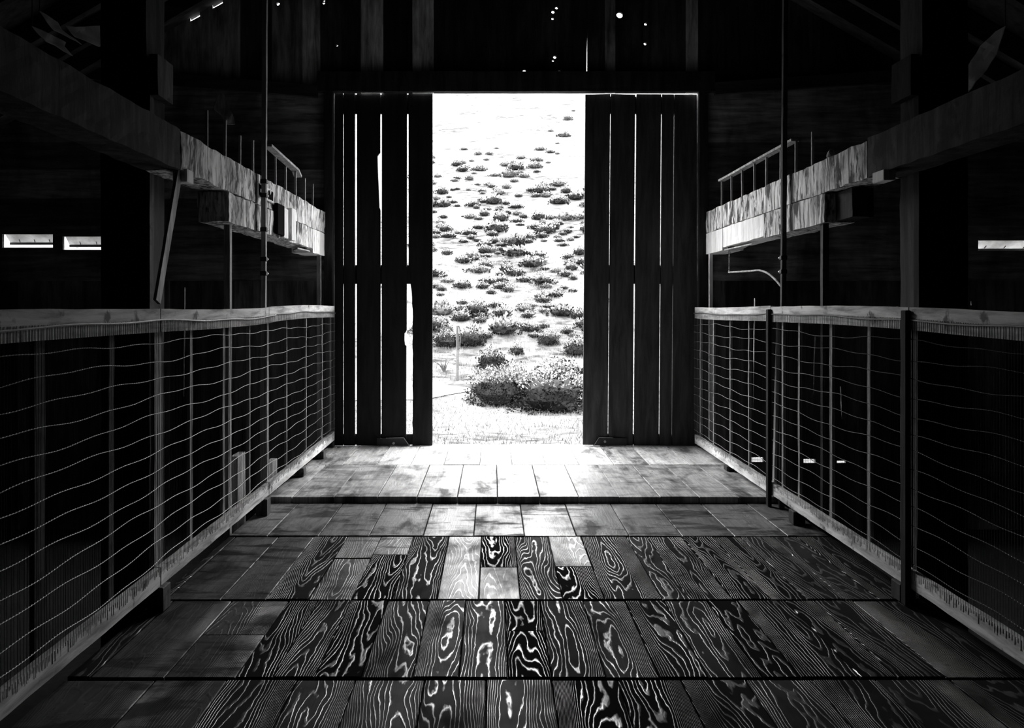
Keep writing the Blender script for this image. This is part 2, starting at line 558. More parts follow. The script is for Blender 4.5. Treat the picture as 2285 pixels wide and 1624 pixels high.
for i, (x0, x1, z0, z1) in enumerate(HATCH):
    f = MB()
    yo = D + WALL_T
    f.beam((x0 - .01, yo + .006, z1 + .006), (x1 + .01, yo + .006, z1 + .006), .012, .012)
    win = struct(f.build('window_%d' % (i + 1), M_DARKWOOD))
    p = MB()
    vv = [p.bm.verts.new(c) for c in ((x0, yo + .012, z1 + .004), (x1, yo + .012, z1 + .004), (x1, yo + .075, z1 - .058), (x0, yo + .075, z1 - .058),
                                       (x0, yo + .022, z1 + .014), (x1, yo + .022, z1 + .014), (x1, yo + .088, z1 - .052), (x0, yo + .088, z1 - .052))]
    for q in ((0, 1, 2, 3), (7, 6, 5, 4), (0, 4, 5, 1), (1, 5, 6, 2), (2, 6, 7, 3), (3, 7, 4, 0)):
        p.bm.faces.new([vv[k] for k in q])
    p.build('hatch_flap', M_SHEET, win)
    q = MB()
    q.box(x0, x1, yo + .070, yo + .090, z1 - .074, z1 - .058)
    q.build('hatch_lip', M_IRON, win)
    for k in range(3):
        xx = x0 + (x1 - x0) * (.22 + .3 * k)
        q = MB()
        q.beam((xx, yo + .05, z1 - .035), (xx - .004, yo + .07, z1 - .054), .005, .006)
        q.build('peg', M_IRON, win)

# lintel, jambs, ledger lines
tr = MB()
tr.beam((XL - .12, D - .02, ZT + .075), (XR + .12, D - .02, ZT + .075), .04, .15, rough=.003, n=20)
struct(tr.build('trim_1', M_DARKWOOD))
for i, (x, s) in enumerate(((XL, -1), (XR, 1))):
    t = MB()
    t.box(min(x, x + s * .07), max(x, x + s * .07), D - .035, D, .0, ZT, .003)
    struct(t.build('trim_%d' % (i + 2), M_DARKWOOD))
t = MB()
t.beam((SIDE_L, D - .02, 3.00), (XL - .12, D - .02, 2.74), .04, .09)
struct(t.build('trim_4', M_ROOF))
t = MB()
t.beam((XR + .12, D - .02, 2.76), (SIDE_R, D - .02, 2.98), .04, .09)
struct(t.build('trim_5', M_ROOF))

# ------------------------------------------------------------------ shell: roof, side walls, back wall
for s, xe in ((-1, SIDE_L - .2), (1, SIDE_R + .2)):
    rf = MB()
    ze = roof_z(xe)
    vv = [(RIDGE_X, -3.4, RIDGE_Z), (xe, -3.4, ze), (xe, 6.125, ze), (RIDGE_X, 6.125, RIDGE_Z)]
    lo = [rf.bm.verts.new(v) for v in vv]
    hi = [rf.bm.verts.new((v[0], v[1], v[2] + .06)) for v in vv]
    rf.bm.faces.new(lo)
    rf.bm.faces.new(list(reversed(hi)))
    for i in range(4):
        rf.bm.faces.new((lo[i], hi[i], hi[(i + 1) % 4], lo[(i + 1) % 4]))
    struct(rf.build('ceiling', M_ROOF))
for nm, x0, x1 in (('wall_left', SIDE_L - .05, SIDE_L), ('wall_right', SIDE_R, SIDE_R + .05)):
    w = MB()
    w.box(x0, x1, -3.4, D + WALL_T, AISLE - .1, roof_z(x0) + .05)
    struct(w.build(nm, M_ROOF))
w = MB()
w.board([(SIDE_L - .05, AISLE - .1), (SIDE_R + .05, AISLE - .1), (SIDE_R + .05, roof_z(SIDE_R + .05) + .03), (RIDGE_X, RIDGE_Z + .03), (SIDE_L - .05, roof_z(SIDE_L - .05) + .03)], -3.45, -3.4)
struct(w.build('wall_back', M_ROOF))
# rafters
GR = 'rafters under the roof boards'
for k, y in enumerate((5.70, 5.42, 5.10, 4.6, 4.06, 3.5)):
    for s, xe, side in ((-1, SIDE_L, 'left'), (1, SIDE_R, 'right')):
        r = MB()
        off = .088
        r.beam((RIDGE_X, y, RIDGE_Z - off), (xe, y, roof_z(xe) - off), .05, .13, up=Vector((0, 0, 1)))
        o = r.build('rafter', M_ROOF)
        tag(o, 'dark rafter under the %s roof slope, %s from the door wall' % (side, ['first', 'second', 'third', 'fourth', 'fifth', 'sixth'][k]), 'rafter', GR)

# ------------------------------------------------------------------ sliding doors
YD = 6.122
def dx(x): return px(x, YD)
def dz(y): return pz(y, YD)
TOP_L, BOT = 2.7409, .0365
def door(name, label, boards, ledges, mat, loc, rot, holes):
    e = empty(name, label, 'door', 'sliding barn doors', loc)
    e['kind'] = 'structure'
    e.rotation_euler = (0, rot, 0)
    inv = Matrix.Translation(loc)
    def place(mb, nm, m, parent=e):
        bmesh.ops.translate(mb.bm, verts=mb.bm.verts[:], vec=-Vector(loc))
        return mb.build(nm, m, parent)
    for outl in boards:
        b = MB()
        xs = [p[0] for p in outl]
        b.board(outl, YD, YD + .022, [circle(*h) for h in holes if min(xs) + h[2] < h[0] < max(xs) - h[2]])
        place(b, 'door_board', mat)
    for (x0, x1, z0, z1) in ledges:
        b = MB()
        b.box(x0, x1, YD + .0225, YD + .045, z0, z1, .002)
        place(b, 'ledge', M_DARKWOOD)
    return e, place
bl = []
T, B = TOP_L, BOT
bl.append(rect(-1.34, dx(765.2), B, T))
bl.append(rect(dx(766.8), dx(791.8), B, T))
bl.append([(dx(796), B), (dx(849), B), (dx(848.7), dz(592)), (dx(848.7), dz(468)), (dx(846.5), dz(462)), (dx(844.8), dz(420)), (dx(843.0), dz(380)), (dx(842.2), dz(348)), (dx(845.5), dz(343)), (dx(848.2), dz(340)), (dx(848.2), T), (dx(796.5), T)])
bl.append([(dx(851.5), B), (dx(906), B), (dx(906.5), dz(772)), (dx(903.5), dz(769)), (dx(902.2), dz(758)), (dx(902.4), dz(744)), (dx(905), dz(741)), (dx(907.3), dz(736)), (dx(908), T), (dx(852), T)])
jag = [(dx(964.8), B), (dx(965.3), T), (dx(911.5), T), (dx(911.8), dz(592)), (dx(914.8), dz(610)), (dx(916), dz(634))]
jr = random.Random(3)
for y in range(650, 990, 14):
    jag.append((dx(918.5 + 2.2 * min(1, (y - 634) / 90) + jr.uniform(-.8, .8) + (.8 if 680 < y < 730 else 0)), dz(y)))
jag.append((dx(920), B))
bl.append(jag)
xl0, xl1 = -1.33, dx(964)
ledL = [(xl0, xl1, dz(252), T), (xl0, xl1, dz(633), dz(591)), (xl0, dx(905), B, dz(969)), (dx(905), xl1, B, dz(969.5))]
dl, placeL = door('door_1', 'dark left sliding door with a broken board beside the opening', bl, ledL, M_DOOR, (-.9, YD, B), 0,
                  [(dx(918), dz(236), .006), (dx(830), dz(986.5), .006), (dx(850.2), dz(985), .0065), (dx(830), dz(950), .0)][:1])
g = MB()
yb = YD - .016
g.board([(dx(842), B + .001), (dx(915), B + .001), (dx(901.5), dz(976)), (dx(842), dz(977))], yb, YD - .001)
gp = placeL(g, 'guide_plate', M_IRON)
gp['label'] = 'black iron guide plate with slanted end'
g = MB()
g.beam((dx(862), yb - .001, dz(976.3)), (dx(901.5), yb - .001, dz(975.6)), .003, .0028)
g.beam((dx(901.5), yb - .001, dz(975.6)), (dx(914.5), yb - .001, dz(995)), .003, .0035)
placeL(g, 'edge_glint', M_STEEL, gp).parent = gp  # pale steel strip drawn for the light caught on the chamfer
g = MB()
g.tube([(dx(879), yb - .006, dz(988)), (dx(879), yb, dz(988))], .0095, 10)
g.tube([(dx(879), yb - .011, dz(988)), (dx(879), yb - .006, dz(988))], .0045, 8)
placeL(g, 'bolt', M_STEEL, gp)

br = []
T2 = 2.7362
sx = [1303.5, 1359.7, 1416.2, 1473.7, 1501.8, 1600]
wgap = [0, 1.6, 3.0, 2.0, 1.4, 0]
for i in range(5):
    br.append([(dx(sx[i] + wgap[i] / 2), B), (dx(sx[i + 1] - wgap[i + 1] / 2), B), (dx(sx[i + 1] - wgap[i + 1] / 2 - (.3 if i == 1 else 0)), 1.5), (dx(sx[i + 1] - wgap[i + 1] / 2), T2 - (.004 if i == 1 else 0)), (dx(sx[i] + wgap[i] / 2), T2 - (.006 if i == 0 else 0))])
xr0, xr1 = dx(1305), dx(1598)
ledR = [(xr0, xr1, dz(252), T2 - .012), (xr0, xr1, dz(633), dz(591)), (xr0, xr1, B, dz(969))]
M_DOOR2 = wood_mat('dark door boards, paler', .025, .055, 'Z', 20, spec=.2)  # right door boards, a paler tone than the left
dr, placeR = door('door_2', 'dark right sliding door with four thin lit gaps', br, ledR, M_DOOR2, (1.15, YD, (B + T2) / 2), math.radians(.42), [])
g = MB()
g.board([(dx(1326), B + .001), (dx(1400), B + .001), (dx(1400), dz(977)), (dx(1339), dz(976))], yb, YD - .001)
gp = placeR(g, 'guide_plate', M_IRON)
g = MB()
g.beam((dx(1370), yb - .001, dz(976.3)), (dx(1339), yb - .001, dz(975.6)), .003, .0022)
g.beam((dx(1339), yb - .001, dz(975.6)), (dx(1326.5), yb - .001, dz(995)), .003, .003)
placeR(g, 'edge_glint', M_STEEL, gp)  # chamfer highlight drawn as a pale strip, as on the left plate
g = MB()
g.tube([(dx(1352), yb - .006, dz(985)), (dx(1352), yb, dz(985))], .0095, 10)
g.tube([(dx(1352), yb - .011, dz(985)), (dx(1352), yb - .006, dz(985))], .0045, 8)
placeR(g, 'bolt', M_STEEL, gp)

# ------------------------------------------------------------------ wire railings along the gangway
def railing(name, label, X, s, zl, breaks, pickets, feet, y_end):
    """s = +1: the gangway lies to +X of the railing"""
    e = empty(name, label, 'railing', None, (X, 4.0, 0))
    def put(mb, nm, mat, parent=e, smooth=False):
        bmesh.ops.translate(mb.bm, verts=mb.bm.verts[:], vec=-Vector((X, 4.0, 0)))
        return mb.build(nm, mat, parent, smooth)
    xb = X - s * .012            # board plane, behind the wire
    def ztop(y):
        return 1.098 + .008 * math.sin(y * 1.7 + X) + (.006 if y > 4.4 else 0) - max(0, 2.9 - y) * .012
    for (ya, yb_) in zip(breaks, breaks[1:]):
        b = MB()
        n = 14
        prev = None
        for i in range(n):
            a0 = ya + .004 + (yb_ - ya - .008) * i / n
            a1 = ya + .004 + (yb_ - ya - .008) * (i + 1) / n
            z0, z1 = ztop(a0), ztop(a1)
            ring = []
            for (yy, zz) in ((a0, z0), (a1, z1)):
                r = []
                for (xx, hh) in ((xb - .011, 0), (xb + .011, 0), (xb + .011, -.084), (xb - .011, -.084)):
                    r.append((xx, yy, zz + hh + .002 * mnoise.noise(Vector((yy * 14, hh * 50, X)))))
                ring.append(r)
            if prev is None:
                prev = [b.bm.verts.new(c) for c in ring[0]]
                b.bm.faces.new(prev)
            cur = [b.bm.verts.new(c) for c in ring[1]]
            for k in range(4):
                b.bm.faces.new((prev[k], prev[(k + 1) % 4], cur[(k + 1) % 4], cur[k]))
            prev = cur
        b.bm.faces.new(list(reversed(prev)))
        put(b, 'top_rail', M_RAIL)
        b = MB()
        b.beam((xb, ya + .005, zl + .033), (xb, yb_ - .005, zl + .033), .022, .066, rough=.002, n=24, seed=ya * 7)
        put(b, 'bottom_rail', M_RAIL)
    for (y, w, lean) in pickets:
        b = MB()
        zt = ztop(y) - .08
        b.beam((xb - s * .018, y + lean, zl + .02), (xb - s * .018, y, zt + .05), w, .014, up=Vector((1, 0, 0)), rough=.0016, n=12, seed=y)
        put(b, 'picket', M_PICKET if y > (2.6 if s > 0 else 3.1) else M_DIMWOOD)  # stays far from the door coloured darker, for the fading light
    for y in feet:
        b = MB()
        z0 = .0355 if y > 4.475 else 0.0005
        b.box(xb - .03, xb + .03, y - .035, y + .035, z0, zl + .001, .003)
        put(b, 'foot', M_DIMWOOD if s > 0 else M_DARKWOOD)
    y0 = breaks[0] + .01
    y1 = y_end
    wm = MB()
    r2 = random.Random(int(X * 1000))
    zz = []
    nrow = 13
    for k in range(nrow):
        z = zl + .10 + (1.0 - zl - .10) * k / (nrow - .6)
        zz.append(z)
        ph, am = r2.uniform(0, 6), r2.uniform(.003, .009)
        pts = []
        n = int((y1 - y0) / .00675)
        for i in range(n + 1):
            y = y0 + (y1 - y0) * i / n
            pts.append((X + s * .002 + .0012 * (-1) ** i, y, z + am * math.sin(y * 5.2 + ph) + .003 * math.sin(y * 17 + ph * 2)))
        wm.tube(pts, [.0021 if i % 2 else .0008 for i in range(n + 1)], 4, False)
    pts = []
    n = int((y1 - y0) / .02)
    for i in range(n + 1):
        y = y0 + (y1 - y0) * i / n
        pts.append((X + s * .004, y, ztop(y) - .046 + .004 * math.sin(y * 3.1 + X) + .003 * math.sin(y * 9)))
    wm.tube(pts, .0032, 5, False)
    nv = int((y1 - y0) / .0135)
    for i in range(nv + 1):
        y = y0 + (y1 - y0) * i / nv
        a = r2.uniform(-.002, .002)
        wm.tube([(X, y, zl + .045 + r2.uniform(-.012, .012)), (X + a, y + a, .55), (X, y - a, ztop(y) - .042)], .0009, 3, False)
    o = put(wm, 'wire_mesh', M_WIRE)
    o['label'] = 'fine wire netting with wavy level wires'
    return e

XA, XB = -1.205, 1.534
def yl(x): return F * 1.215 / (1100 - x)
def yr(x): return F * 1.545 / (x - 1100)
pl = [(yl(100), .05, 0), (yl(258), .035, 0), (yl(358), .04, 0), (yl(366), .03, 0), (yl(434), .03, 0), (yl(506), .03, 0), (yl(519), .032, 0),
      (yl(563), .022, 0), (yl(603), .035, 0), (yl(645), .022, 0), (yl(688), .025, 0), (yl(723), .03, 0), (6.04, .03, 0), (1.72, .04, 0)]
railing('railing', 'left wire-netting railing with pale rails along the plank gangway', XA, 1, .088, [.9, 2.89, 4.29, 6.06], pl, [4.22, 5.03, 5.62, 2.9, 1.6], 6.07)
pr = [(5.98, .03, 0), (yr(1588), .022, 0), (yr(1625), .02, 0), (yr(1666), .022, 0), (yr(1730), .03, .07), (yr(1741), .02, 0), (yr(1777), .024, 0), (yr(1848), .026, 0),
      (yr(1932), .026, 0), (yr(2022), .03, 0), (yr(2035), .03, 0), (2.3, .035, 0)]
rr_ = railing('railing', 'right wire-netting railing with pale rails along the plank gangway', XB, -1, .066, [.9, 2.94, 4.40, 6.06], pr, [5.2, 4.05, 3.0, 1.7], 6.07)
for y in (4.40, 2.94):
    b = MB()
    b.box(XB - .020, XB + .0005, y - .019, y + .019, .0365 if y > 4.478 else .001, 1.088, .003)
    bmesh.ops.translate(b.bm, verts=b.bm.verts[:], vec=-Vector((XB, 4.0, 0)))
    o = b.build('joint_post', M_BLACKWOOD, rr_)
    o['label'] = 'dark post where two rail lengths meet'

# ------------------------------------------------------------------ loft beams on both sides
XBL, XBR = -1.28, 1.62      # faces towards the gangway
BW = .15
def timber(name, label, X, s, y0, y1, z0, z1, mat, rough=.008, w=BW, seed=0, cat='beam'):
    b = MB()
    xc = X - s * w / 2
    n = max(2, int((y1 - y0) / .05))
    b.beam((xc, y0, (z0 + z1) / 2), (xc, y1, (z0 + z1) / 2), w, z1 - z0, rough=rough, n=n, seed=seed)
    o = b.build(name, mat, None, False, origin=(xc, (y0 + y1) / 2, z0))
    return tag(o, label, cat)
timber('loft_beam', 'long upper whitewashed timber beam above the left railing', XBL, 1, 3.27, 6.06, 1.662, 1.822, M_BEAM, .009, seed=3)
timber('loft_beam', 'shade-darkened beam length above the left railing nearest the camera', XBL, 1, .3, 3.262, 1.662, 1.828, M_BEAM_SHADE, .006, seed=33)  # beam split here so its near length can carry painted shade
timber('loft_beam', 'shorter lower whitewashed beam bolted under the left loft beam', XBL, 1, 3.86, 5.655, 1.515, 1.657, M_BEAM, .008, seed=8)
timber('bearing_block', 'pale bearing block under the left beams beside the door', XBL, 1, 5.665, 6.06, 1.488, 1.657, M_BEAM_B, .003, seed=5, cat='block')
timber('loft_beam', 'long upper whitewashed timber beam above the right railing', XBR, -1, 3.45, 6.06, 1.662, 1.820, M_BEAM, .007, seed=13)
timber('loft_beam', 'shade-darkened beam length above the right railing nearest the camera', XBR, -1, .3, 3.442, 1.662, 1.828, M_BEAM_SHADE, .005, seed=43)
timber('loft_beam', 'lower right beam length nearer the camera, behind the pole', XBR, -1, 3.89, 4.755, 1.513, 1.657, M_BEAM, .005, seed=18)
timber('loft_beam', 'lower right beam length nearer the door', XBR, -1, 4.77, 5.615, 1.522, 1.657, M_BEAM_B, .005, seed=28)
timber('bearing_block', 'pale bearing block under the right beams beside the door', XBR, -1, 5.625, 6.06, 1.500, 1.657, M_BEAM_B, .003, seed=25, cat='block')
timber('end_block', 'dark block at the near end of the lower right beam', XBR + .05, -1, 3.70, 3.88, 1.52, 1.655, M_DARKWOOD, .003, w=.1, seed=4, cat='block')
for X, s, y0, y1, side in ((XBL, 1, 5.30, 5.60, 'left'), (XBR, -1, 5.05, 5.60, 'right')):
    b = MB()
    xc = X - s * .05
    vv = [(xc - .045, y1), (xc + .045, y1), (xc + .045, y1 - .12), (X - s * .02, y0), (xc - .045, y1 - .12)]
    lo = [b.bm.verts.new((a, c, 1.488 if s > 0 else 1.497)) for a, c in vv]
    hi = [b.bm.verts.new((a, c, 1.496 if s > 0 else 1.505)) for a, c in vv]
    b.bm.faces.new(lo); b.bm.faces.new(hi)
    for i in range(5):
        b.bm.faces.new((lo[i], lo[(i + 1) % 5], hi[(i + 1) % 5], hi[i]))
    o = b.build('shelf_plate', M_GREYWOOD)
    q = MB()
    q.box(xc - .02, xc + .02, y1 - .05, y1, 1.496 if s > 0 else 1.505, 1.515 if s > 0 else 1.522)
    q.build('packing', M_DARKWOOD, o)
    tag(o, 'thin pointed plate tucked under the %s beam by its block' % side, 'plate')

# slot cover, cleat and stencilled plate on the left beam
b = MB()
b.box(XBL + .004, XBL + .026, 4.645, 4.795, 1.528, 1.708, .003)
tag(b.build('slot_cover', M_BLACK, origin=(XBL + .015, 4.72, 1.528)), 'black upright board fixed across the left beam', 'board')
b = MB()
b.box(XBL + .004, XBL + .02, 4.80, 4.905, 1.520, 1.700, .003)
tag(b.build('cleat', M_BEAM_B, origin=(XBL + .012, 4.85, 1.52)), 'broad pale cleat beside the black board on the left beam', 'cleat')
b = MB()
b.box(XBL + .004, XBL + .034, 4.935, 5.035, 1.515, 1.715, .003)
tag(b.build('cleat', M_BEAM_B, origin=(XBL + .012, 4.98, 1.515)), 'narrow pale upright cleat nearest the door on the left beam', 'cleat')
e = empty('stencil_plate', 'small pale board with black stencilled marks behind the left pole', 'sign', None, (XBL + .009, 4.45, 1.70))
b = MB()
b.box(-.005, .003, -.15, .16, .0, .072, .002)
b.build('plate', M_BEAM_B, e)
def mark(parts):
    b = MB()
    for (y0, z0, y1, z1, w) in parts:
        b.beam((.0045, y0, z0), (.0045, y1, z1), w, .003, up=Vector((1, 0, 0)))
    b.build('stencil_mark', M_BLACK, e)
mark([(-.125, .012, -.125, .062, .022), (-.125, .058, -.07, .054, .018), (-.07, .056, -.062, .026, .022), (-.13, .016, -.066, .02, .016)])
mark([(-.03, .018, .012, .05, .03)])
mark([(.055, .01, .055, .058, .022), (.055, .056, .09, .016, .018), (.09, .016, .122, .058, .018), (.124, .01, .124, .06, .022)])

# posts, braces, poles
def stick(name, label, p, q, w, d, mat, cat='post', group=None, rough=.0015, n=16):
    b = MB()
    b.beam(p, q, w, d, up=Vector((0, 1, 0)), rough=rough, n=n, seed=p[0] * 3 + p[1])
    return tag(b.build(name, mat, None, False, origin=(p[0], p[1], p[2])), label, cat, group)
GS = 'slender struts under the loft beams'
stick('strut', 'grey strut under the near end of the lower left beam', (-1.325, 3.98, AISLE), (-1.325, 3.98, 1.517), .03, .03, M_GREYWOOD, group=GS)
stick('strut', 'slim pale strut under the left bearing block beside the door', (-1.31, 6.0, AISLE), (-1.31, 6.0, 1.49), .028, .03, M_GREYWOOD, group=GS)
stick('strut', 'slim bright strut under the right bearing block beside the door', (1.640, 6.0, AISLE), (1.640, 6.0, 1.502), .024, .03, M_BEAM_B, group=GS)
stick('strut', 'dim grey strut under the near end of the lower right beam', (1.645, 3.95, AISLE), (1.645, 3.95, 1.515), .03, .03, M_DIMWOOD, group=GS)
def big_post(X0, X1, label, s):
    e = empty('post', label, 'post', 'heavy posts behind the loft beams', ((X0 + X1) / 2, 3.41, AISLE))
    def put(mb, nm, mat):
        bmesh.ops.translate(mb.bm, verts=mb.bm.verts[:], vec=-Vector(e.location))
        return mb.build(nm, mat, e)
    xc = (X0 + X1) / 2
    b = MB()
    b.beam((xc, 3.41, AISLE), (xc, 3.41, roof_z(xc) - .14), X1 - X0, .18, up=Vector((0, 1, 0)), rough=.004, n=50)
    put(b, 'shaft', M_DARKWOOD)
    xi = X1 if s > 0 else X0
    b = MB()
    b.beam((xi + s * .006, 3.345, AISLE), (xi + s * .006, 3.345, 2.13), .012, .04, up=Vector((0, 1, 0)), rough=.002, n=30)
    put(b, 'batten', M_DIMWOOD if s > 0 else M_BLACKWOOD)
    b = MB()
    b.beam((xi + s * .03, 3.40, 1.985), (xi + s * .03, 3.40, 2.155), .035, .16, up=Vector((0, 1, 0)), rough=.003, n=4)
    put(b, 'corbel', M_DIMWOOD if s > 0 else M_BLACKWOOD)
    return e
big_post(-1.635, -1.445, 'heavy dark post behind the left loft beam', 1)
big_post(1.79, 1.98, 'heavy dark post behind the right loft beam', -1)
e = empty('knee_brace', 'slanting grey brace rising to the left loft beam', 'brace', None, (-1.30, 3.08, 1.10))
b = MB()
b.beam((.0, .0, .02), (.0, .235, .6), .045, .012, up=Vector((1, 0, 0)), rough=.0015, n=14)
b.build('brace_bar', M_GREYWOOD, e)
b = MB()
b.box(-.03, .03, .225, .30, .52, .575, .003)
b.build('brace_block', M_BEAM_B, e)
b = MB()
b.box(XBR - .02, XBR + .03, 3.26, 3.36, 1.62, 1.665, .003)
tag(b.build('wooden_block', M_BEAM_B, origin=(XBR, 3.31, 1.62)), 'small pale block under the dim near part of the right beam', 'block')

def pole(label, xb_, xt, y, clamps, s, mat=None):
    zt = roof_z(xt) - .01
    e = empty('pole', label, 'pole', 'slim poles in front of the loft beams', (xb_, y, 0))
    b = MB()
    z0 = .0
    b.beam((0, 0, z0 + .001), (xt - xb_, 0, zt), .024, .026, up=Vector((0, 1, 0)), rough=.0012, n=60)
    b.build('shaft', mat or M_GREYWOOD, e)
    for yy in clamps:
        z = pz(yy, y)
        fx = (xt - xb_) * z / zt
        b = MB()
        b.box(fx - .017, fx + .017, -.017, .017, z - .012, z + .012, .003)
        c = b.build('clamp', M_IRON, e)
        b = MB()
        b.tube([(fx + s * .012, .016, z), (fx + s * .012, .03, z)], .006, 8)
        b.build('bolt', M_STEEL, c)
    return e
pole('slim pale pole with black clamps in front of the left loft beam', -1.255, -1.24, 4.345, (405, 436, 512, 578, 610), 1)
pole('slim dark pole with black clamps in front of the right loft beam', 1.578, 1.606, 4.355, (575, 606), -1, M_DIMWOOD)

# balusters standing on the loft beams
GB = 'thin balusters standing on the loft beams'
for X, ys, side in ((-1.33, [3.70, 3.95, 4.18, 4.41, 4.87, 5.11, 5.36, 5.62, 5.87], 'left'), (1.67, [4.16, 4.39, 4.62, 4.86, 5.08, 5.33, 5.57, 5.81], 'right')):
    order = ['nearest', 'second', 'third', 'fourth', 'fifth', 'sixth', 'seventh', 'eighth', 'ninth']
    for k, y in enumerate(ys):
        zt = 2.015 + (.015 * math.sin(k * 2.3) if side == 'left' else 0)
        stick('baluster', ('thin grey baluster on the %s loft beam, ' % side) + ('nearest the camera' if k == 0 else order[k] + ' from the camera'), (X, y, 1.815), (X + .002 * math.sin(k), y, zt), .012, .012, M_GREYWOOD if side == 'left' else M_GREYWOOD, 'baluster', GB, .0008, 8)
def handrail(label, pts, w):
    b = MB()
    for p, q in zip(pts, pts[1:]):
        b.beam(p, q, w, .014, rough=.001, n=8)
    return tag(b.build('handrail', M_GREYWOOD, origin=pts[0]), label, 'handrail')
handrail('thin handrail on the left balusters, bent down at its end', [(-1.33, 4.70, 2.055), (-1.33, 5.36, 2.022), (-1.33, 5.44, 1.99)], .05)
handrail('thin handrail along the right balusters', [(1.67, 4.40, 2.024), (1.67, 5.825, 2.024)], .045)

# chain, cable and scraps hanging in the loft
e = empty('chain', 'short chain hanging under the right bearing block', 'chain', None, (1.68, 5.66, 1.50))
for k in range(7):
    b = MB()
    z = -.012 - k * .022
    pts = [(.006 * math.cos(t) if k % 2 == 0 else 0, .006 * math.cos(t) if k % 2 else 0, z + .014 * math.sin(t)) for t in (2 * math.pi * i / 10 for i in range(11))]
    b.tube(pts, .0025, 5, False)
    b.build('link', M_STEEL, e)
b = MB()
pts = []
for i in range(25):
    t = i / 24
    y = 5.62 - 1.26 * t
    z = 1.345 - .03 * t - .12 * max(0, t - .5) ** 2 * 4
    pts.append((1.665 - .075 * max(0, t - .4) / .6, y, z))
b.tube([(1.68, 5.66, 1.36)] + pts, .006, 6)
tag(b.build('cable', M_GREYWOOD, origin=(1.665, 5.62, 1.34)), 'sagging cable from the chain to the right pole', 'cable')

def scrap(label, outline, c, yaw, tilt, cord_to, mat=M_PAPER, thick=.006, crumple=.02):
    e = empty('torn_sacking', label, 'sacking', 'torn scraps hanging from the roof', c)
    b = MB()
    b.board([(x_ / max(.4, math.cos(yaw)), z_) for x_, z_ in outline], -thick / 2, thick / 2)
    bmesh.ops.subdivide_edges(b.bm, edges=b.bm.edges[:], cuts=2, use_grid_fill=True)
    for v in b.bm.verts:
        v.co.y += crumple * mnoise.noise(Vector((v.co.x * 14 + c[0], v.co.z * 14, 3)))
    R = Matrix.Rotation(yaw, 4, 'Z') @ Matrix.Rotation(tilt, 4, 'X')
    bmesh.ops.transform(b.bm, matrix=R, verts=b.bm.verts[:])
    top = max((v.co for v in b.bm.verts), key=lambda q: q.z).copy()
    b.build('cloth', mat, e)
    if cord_to:
        q = MB()
        q.tube([top, (top.x, top.y, cord_to - c[2])], .003, 5)
        q.build('cord', M_DARKWOOD, e)
    return e
def sz(x, y, dpt): return (px(x, dpt), dpt, pz(y, dpt))
sc = 3.6 / F
c1 = sz(118, 90, 3.6)
scrap('lower torn scrap hanging from the roof at far left', [(x * sc, z * sc) for x, z in ((-24, 22), (-17, 4), (-10, -8), (2, -10), (12, -20), (24, -26), (14, -8), (16, 2), (4, 8), (-8, 12))], c1, .95, -.15, roof_z(c1[0]))
c2 = sz(112, 52, 3.75)
scrap('narrow torn scrap above the lower scrap at far left', [(x * sc, z * sc) for x, z in ((-14, 22), (-6, 2), (4, -14), (20, -22), (42, -34), (16, -10), (10, 6), (-2, 14))], c2, .9, -.15, roof_z(c2[0]))
c3 = sz(190, 60, 3.7)
scrap('broad torn scrap hanging beside the left post', [(x * sc, z * sc) for x, z in ((-26, -10), (-14, -30), (18, -38), (38, -20), (40, 24), (6, 4), (-14, -8))], c3, .95, -.1, roof_z(c3[0]))
c4 = sz(2192, 130, 3.6)
scrap('long pointed torn scrap hanging at far right', [(x * sc, z * sc) for x, z in ((-15, -72), (-10, -66), (6, -28), (17, 2), (26, 60), (14, 54), (-4, 30), (-18, -16))], c4, -.95, -.15, roof_z(c4[0]))
c5 = (-1.345, 3.955, 2.02)
scrap('ragged pale scrap stuck on the second left baluster', [(x * 4 / F, z * 4 / F) for x, z in ((-14, 30), (-6, 60), (2, 62), (8, 40), (20, 12), (22, -2), (6, -4), (-2, 14), (-14, 24))], c5, .7, 0, None, M_GREYWOOD)
b = MB()
b.bm = bmesh.new()
bmesh.ops.create_icosphere(b.bm, subdivisions=2, radius=.022)
for v in b.bm.verts:
    v.co *= 1 + .4 * mnoise.noise(v.co * 60)
    v.co.z *= 1.5
ob = b.build('knob', M_GREYWOOD)
ob.location = (1.68, 3.95, 1.85)
tag(ob, 'small lumpy knob on top of the right loft beam', 'knob')

# boards behind the left railing
def plank(label, x0, x1, y0, y1, z0, z1, mat=M_GREYWOOD):
    b = MB()
    b.box(x0, x1, y0, y1, z0, z1, .003)
    return tag(b.build('loose_board', mat, origin=((x0 + x1) / 2, (y0 + y1) / 2, z0)), label, 'board')
plank('pale upright board end behind the left railing, lower middle', -1.34, -1.30, 4.05, 4.19, AISLE, .34)
plank('pale board end behind the left railing near the raised floor', -1.34, -1.30, 4.62, 4.80, AISLE, .19)

